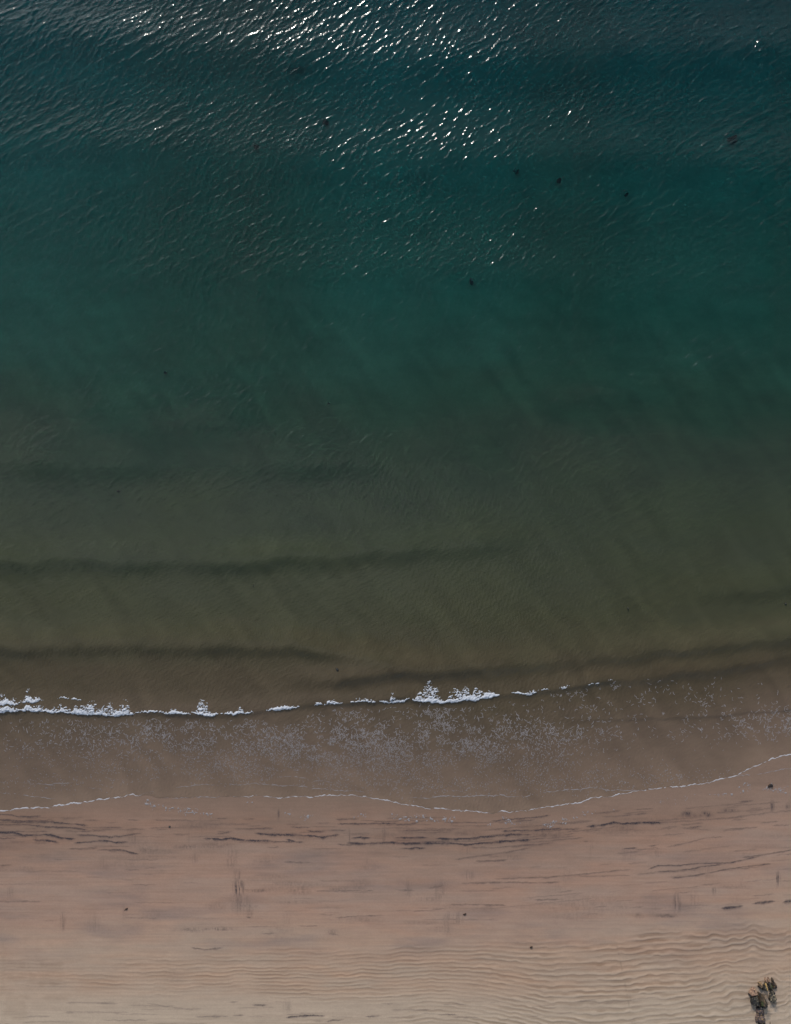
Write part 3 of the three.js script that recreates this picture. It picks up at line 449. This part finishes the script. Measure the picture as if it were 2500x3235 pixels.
const lower = (h, seed) => (x, y, z) => z > -0.02 + 0.12 * noise(x * 9, y * 9, seed) && y < h;
const group = 'weedy rocks clustered on the ripple-marked sand';
const rocks = [
  [[[925, 642], [960, 618], [995, 626], [1006, 680], [1012, 735], [970, 757], [938, 738]], 0.55, { tones: TAN, lean: [0.05, -0.15] }, 'small cube-like tan rock, upper left of the short top row', (o) => o.patch('seaweed', weedSkin, lower(0.48, 31))],
  [[[1062, 645], [1100, 632], [1128, 700], [1132, 770], [1118, 808], [1038, 812], [1030, 760]], 0.6, { tones: BLACK, lean: [0.0, -0.1] }, 'black rock with one tan stripe, second from left in the top row', (o) => o.patch('tan_stripe', rough([0.42, 0.27, 0.10]), (x, y, z) => Math.abs(x - 0.05 - 0.25 * z) < 0.075 && y > 0.25 && z < 0.2, 0.012)],
  [[[1056, 560], [1076, 522], [1096, 540], [1108, 580], [1112, 630], [1075, 634], [1062, 600]], 0.4, { tones: PINK, lean: [0, -0.05], boxy: 1.6 }, 'left one of two pinkish finger-like rocks at the very top'],
  [[[1122, 556], [1140, 518], [1160, 545], [1172, 600], [1168, 640], [1128, 632]], 0.4, { tones: PINK, lean: [0, -0.05], boxy: 1.6 }, 'right one of two pinkish finger-like rocks at the very top'],
  [[[1138, 650], [1176, 622], [1208, 660], [1222, 720], [1214, 768], [1188, 776], [1150, 746]], 0.62, { tones: BLACK, lean: [0.02, -0.06] }, 'dark rounded rock with a greenish crown beside the brown wedge', (o) => o.patch('green_weed', greenSkin, (x, y, z) => y > 0.36 && x > -0.08 && x < 0.16 && noise(x * 14, z * 9, 8) > -0.3)],
  [[[1212, 546], [1228, 535], [1252, 572], [1290, 640], [1324, 700], [1318, 742], [1240, 762], [1218, 705]], 0.45, { tones: BROWN, lean: [0.05, 0.1] }, 'brown wedge-shaped rock at the right end of the top row'],
  [[[718, 902], [742, 830], [790, 768], [838, 742], [880, 768], [900, 828], [932, 846], [896, 880], [828, 888], [766, 898]], 0.7, { tones: PINK, lean: [0.08, 0.1], boxy: 2 }, 'pinkish domed rock at the left, on top of the black block', (o) => o.patch('seaweed', weedSkin, (x, y, z) => z > 0.2 && Math.abs(x) > 0.18 && y < 0.5)],
  [[[782, 925], [846, 886], [905, 905], [932, 1000], [940, 1108], [862, 1102], [792, 1082], [774, 1000]], 0.75, { tones: BLACK, boxy: 3.2 }, 'black barnacled block just below the pinkish dome', (o) => o.patch('seaweed', weedSkin, (x, y, z) => z > 0.22 && y < 0.62)],
  [[[936, 842], [990, 885], [1062, 928], [1104, 1010], [1126, 1105], [1096, 1184], [1036, 1174], [984, 1132], [944, 1020]], 0.8, { tones: BROWN, lean: [0.06, 0.12], boxy: 2 }, 'largest rock, a brown slab slanting down to the right', (o) => { o.patch('green_weed', greenSkin, (x, y, z) => x < -0.14 && x > -0.34 + 0.1 * z && z > -0.25 && y > 0.05); o.patch('seaweed', weedSkin, (x, y, z) => z > 0.42 + 0.2 * noise(x * 6, 1, 3)); }],
  [[[1170, 785], [1222, 775], [1268, 815], [1262, 856], [1222, 870], [1180, 862]], 0.4, { tones: BLACK }, 'small wet black rock between the top row and the speckled rock', (o) => { const w = rough([0.012, 0.012, 0.015], 0.12); w.name = 'wet_face'; put('wet_face', new THREE.SphereGeometry(0.11, 20, 12).scale(1, 0.55, 1.4).translate(0.16, 0.37, -0.02), w, o); }],
  [[[1180, 885], [1230, 852], [1280, 882], [1306, 960], [1290, 1040], [1240, 1066], [1182, 1030], [1164, 960]], 0.65, { tones: [[0.10, 0.08, 0.05], [0.03, 0.026, 0.022], [0.010, 0.010, 0.012], [0.40, 0.33, 0.22]], boxy: 2.6 }, 'oval black rock speckled with pale barnacles, alone at the right'],
  [[[890, 1152], [950, 1140], [1012, 1152], [1038, 1220], [1042, 1288], [960, 1306], [896, 1300], [880, 1250]], 0.55, { tones: PURPLE, boxy: 3 }, 'purplish rock with tan spots, directly below the largest slab', (o) => o.patch('seaweed', weedSkin, (x, y, z) => x > 0.28 || z < -0.3)],
  [[[888, 1320], [968, 1284], [1036, 1316], [1066, 1390], [1060, 1462], [980, 1482], [900, 1440], [880, 1380]], 0.7, { tones: PURPLE, boxy: 2.4 }, 'round purple-brown rock near the bottom of the cluster'],
  [[[918, 1488], [980, 1470], [1062, 1478], [1086, 1560], [1098, 1640], [1010, 1680], [958, 1640], [930, 1540]], 0.6, { tones: BLACK, boxy: 2.6 }, 'black and tan rock cut by the bottom edge of the photo', (o) => o.patch('tan_stripe', rough([0.40, 0.29, 0.14]), (x, y, z) => Math.abs(x + 0.02) < 0.07 && z < -0.1 && y > 0.15, 0.012)],
  [[[862, 1325], [882, 1316], [896, 1380], [900, 1430], [866, 1474], [858, 1400]], 0.3, { tones: PURPLE }, 'thin sliver of rock on the left side of the round purple-brown one'],
];
rocks.forEach(([outline, height, how, label, dress], n) => { const o = boulder(ROCKS(outline), height, 501 + 23 * n, how); tag(o, label, 'rock', group); if (dress) dress(o); });

function stick(points, radius, seed, skin) {                         // a knobbly tapering branch
  const curve = new THREE.CatmullRomCurve3(points.map(([u, v, h]) => new THREE.Vector3(X(u), sandY(X(u), Z(v)) + h, Z(v)))), g = new THREE.TubeGeometry(curve, 24, radius, 9, false), p = g.attributes.position, c = points[0];
  for (let n = 0; n < p.count; n++) { const ringAt = Math.floor(n / 10) / 24, m = curve.getPointAt(ringAt), k = (0.35 + 0.65 * Math.sin(Math.PI * clamp(ringAt * 0.9 + 0.06))) * (1 + 0.3 * noise(ringAt * 9, (n % 9) * 0.7, seed)); p.setXYZ(n, m.x + (p.getX(n) - m.x) * k, m.y + (p.getY(n) - m.y) * k, m.z + (p.getZ(n) - m.z) * k); }
  g.computeVertexNormals();
  return g;
}
function wood(name, parts, skin, label, category) {
  const geo = mergeGeometries(parts.map(([points, r, seed]) => stick(points, r, seed)), false); geo.computeBoundingBox();
  const c = geo.boundingBox.getCenter(new THREE.Vector3()); c.y = geo.boundingBox.min.y; geo.translate(-c.x, -c.y, -c.z);
  const o = put(name, geo, skin); o.position.copy(c); return tag(o, label, category);
}
const darkWood = rough([0.035, 0.02, 0.014], 0.85), wetWeed = rough([0.012, 0.007, 0.006], 0.6); darkWood.name = 'dark_wood'; wetWeed.name = 'wet_weed';
const FINE = piece(2250, 3000, 250 / 1688);
wood('driftwood_stick', [[FINE([[1156, 1425], [1152, 1470], [1160, 1530], [1166, 1600]]).map((q) => [...q, 0.03]), 0.05, 61]], darkWood, 'thin dark stick standing out of the sand right of the lowest rocks', 'stick');
wood('seaweed_clump', [[[[2424, 2485, 0.02], [2426, 2481, 0.06], [2430, 2477, 0.1], [2432, 2476, 0.08]], 0.13, 71], [[[2428, 2476, 0.05], [2431, 2477, 0.1], [2434, 2479, 0.08], [2437, 2482, 0.02]], 0.16, 72], [[[2427, 2478, 0.05], [2430, 2477, 0.13], [2434, 2478, 0.05]], 0.14, 73]], wetWeed, 'black arched clump of seaweed at the waterline near the right edge', 'seaweed');
wood('driftwood_stick', [[[[401, 2866, 0.01], [405, 2864, 0.05], [409, 2861, 0.03]], 0.09, 81], [[[401, 2866, 0.02], [399, 2869, 0.01]], 0.04, 82]], darkWood, 'short dark stick on the bare sand at the lower left', 'stick');
wood('driftwood_stick', [[[[1671, 2983, 0.02], [1675, 2982, 0.06], [1680, 2980.5, 0.03]], 0.11, 91]], darkWood, 'stubby dark piece of wood above the faint track in the sand', 'stick');
wood('seaweed_clump', [[[[1462, 2881.5, 0.01], [1467, 2881, 0.06], [1472, 2880.5, 0.02]], 0.09, 95], [[[1467, 2881, 0.05], [1469, 2878, 0.02]], 0.07, 96], [[[1470, 2881, 0.05], [1471.5, 2877.5, 0.02]], 0.06, 97], [[[1467, 2881, 0.04], [1468, 2885, 0.02]], 0.05, 98]], darkWood, 'tiny tattered scrap of brown weed in the middle of the bare sand', 'seaweed');
const blob = (u, v, a, b, seed, turn = 0) => Array.from({ length: 9 }, (_, i) => { const t = i / 9 * 2 * Math.PI, k = 1 + 0.22 * noise(i * 1.7, seed, 3), x = Math.cos(t) * a * k, y = Math.sin(t) * b * k; return [u + x * Math.cos(turn) - y * Math.sin(turn), v + x * Math.sin(turn) + y * Math.cos(turn)]; });
tag(boulder(blob(538, 2609, 3, 2.6, 4), 0.12, 901, { skin: wetBlack, bump: 0.03 }), 'small dark pebble among the black sand streaks, lower left', 'pebble');
{ const o = boulder(blob(1065, 2116, 8.2, 6.8, 7, 0.5), 1.05, 911, { skin: wetBlack, bump: 0.06 }); o.name = numbered('sea_rock'); tag(o, 'round black rock lying alone in the brown shallows above the surf', 'rock'); }
// dark stones on the sea floor: [u, v, half length, half width, turn, height, label]
[[512, 1171, 9, 7, 0.3, 0.8, 'blurred dark stone under the green water at the left'], [2348, 400, 24, 9, -0.45, 1.5, 'long dark shape under the teal water near the top right'], [1644, 507, 9, 8, 0.2, 1.3, 'left one of two dark stones close together under the teal water'], [1781, 538, 9, 8, 0.4, 1.3, 'right one of two dark stones close together under the teal water'], [1999, 583, 10, 7, -0.5, 1.2, 'small slanting dark stone far right of the pair in the teal water'], [1495, 873, 8, 12, 0.1, 1.1, 'narrow upright dark stone under the green water right of the middle'], [1022, 346, 10, 9, 0.1, 1.5, 'dark stone beneath the glittering water at the upper middle'], [795, 428, 8, 7, 0.2, 1.2, 'small dark stone under the second band of glitter'], [367, 1551, 5, 4.5, 0, 0.45, 'little dark dot of a stone in the olive water at the left'], [1037, 1269, 5, 4.5, 0, 0.6, 'faint dark dot under the green water at the middle'], [1987, 1923, 4, 3.5, 0, 0.44, 'small dark speck of a stone in the olive water right of the middle'], [2488, 1908, 6, 4, 0.2, 0.46, 'dark stone in the olive water at the right edge of the photo'], [2354, 2067, 5, 4, 0.4, 0.4, 'small dark stone just above the right end of the breaking wave'], [798, 1851, 4, 3, 0, 0.44, 'tiny dark stone in the olive water left of the middle']].forEach(([u, v, a, b, turn, depth, label], n) => {
  const h = v > 1450 ? 0.3 - sandY(X(u), Z(v)) : 0.8 * depth;  // those in the murky shallows reach the surface
  const o = boulder(blob(u, v, a * 0.75, b * 0.7, n + 3, turn), h, 931 + 7 * n, { skin: sunkenSkin, bump: 0.07 }); o.name = numbered('sunken_stone'); tag(o, label, 'stone', 'dark stones on the sea floor');
});
renderer.render(scene, camera);
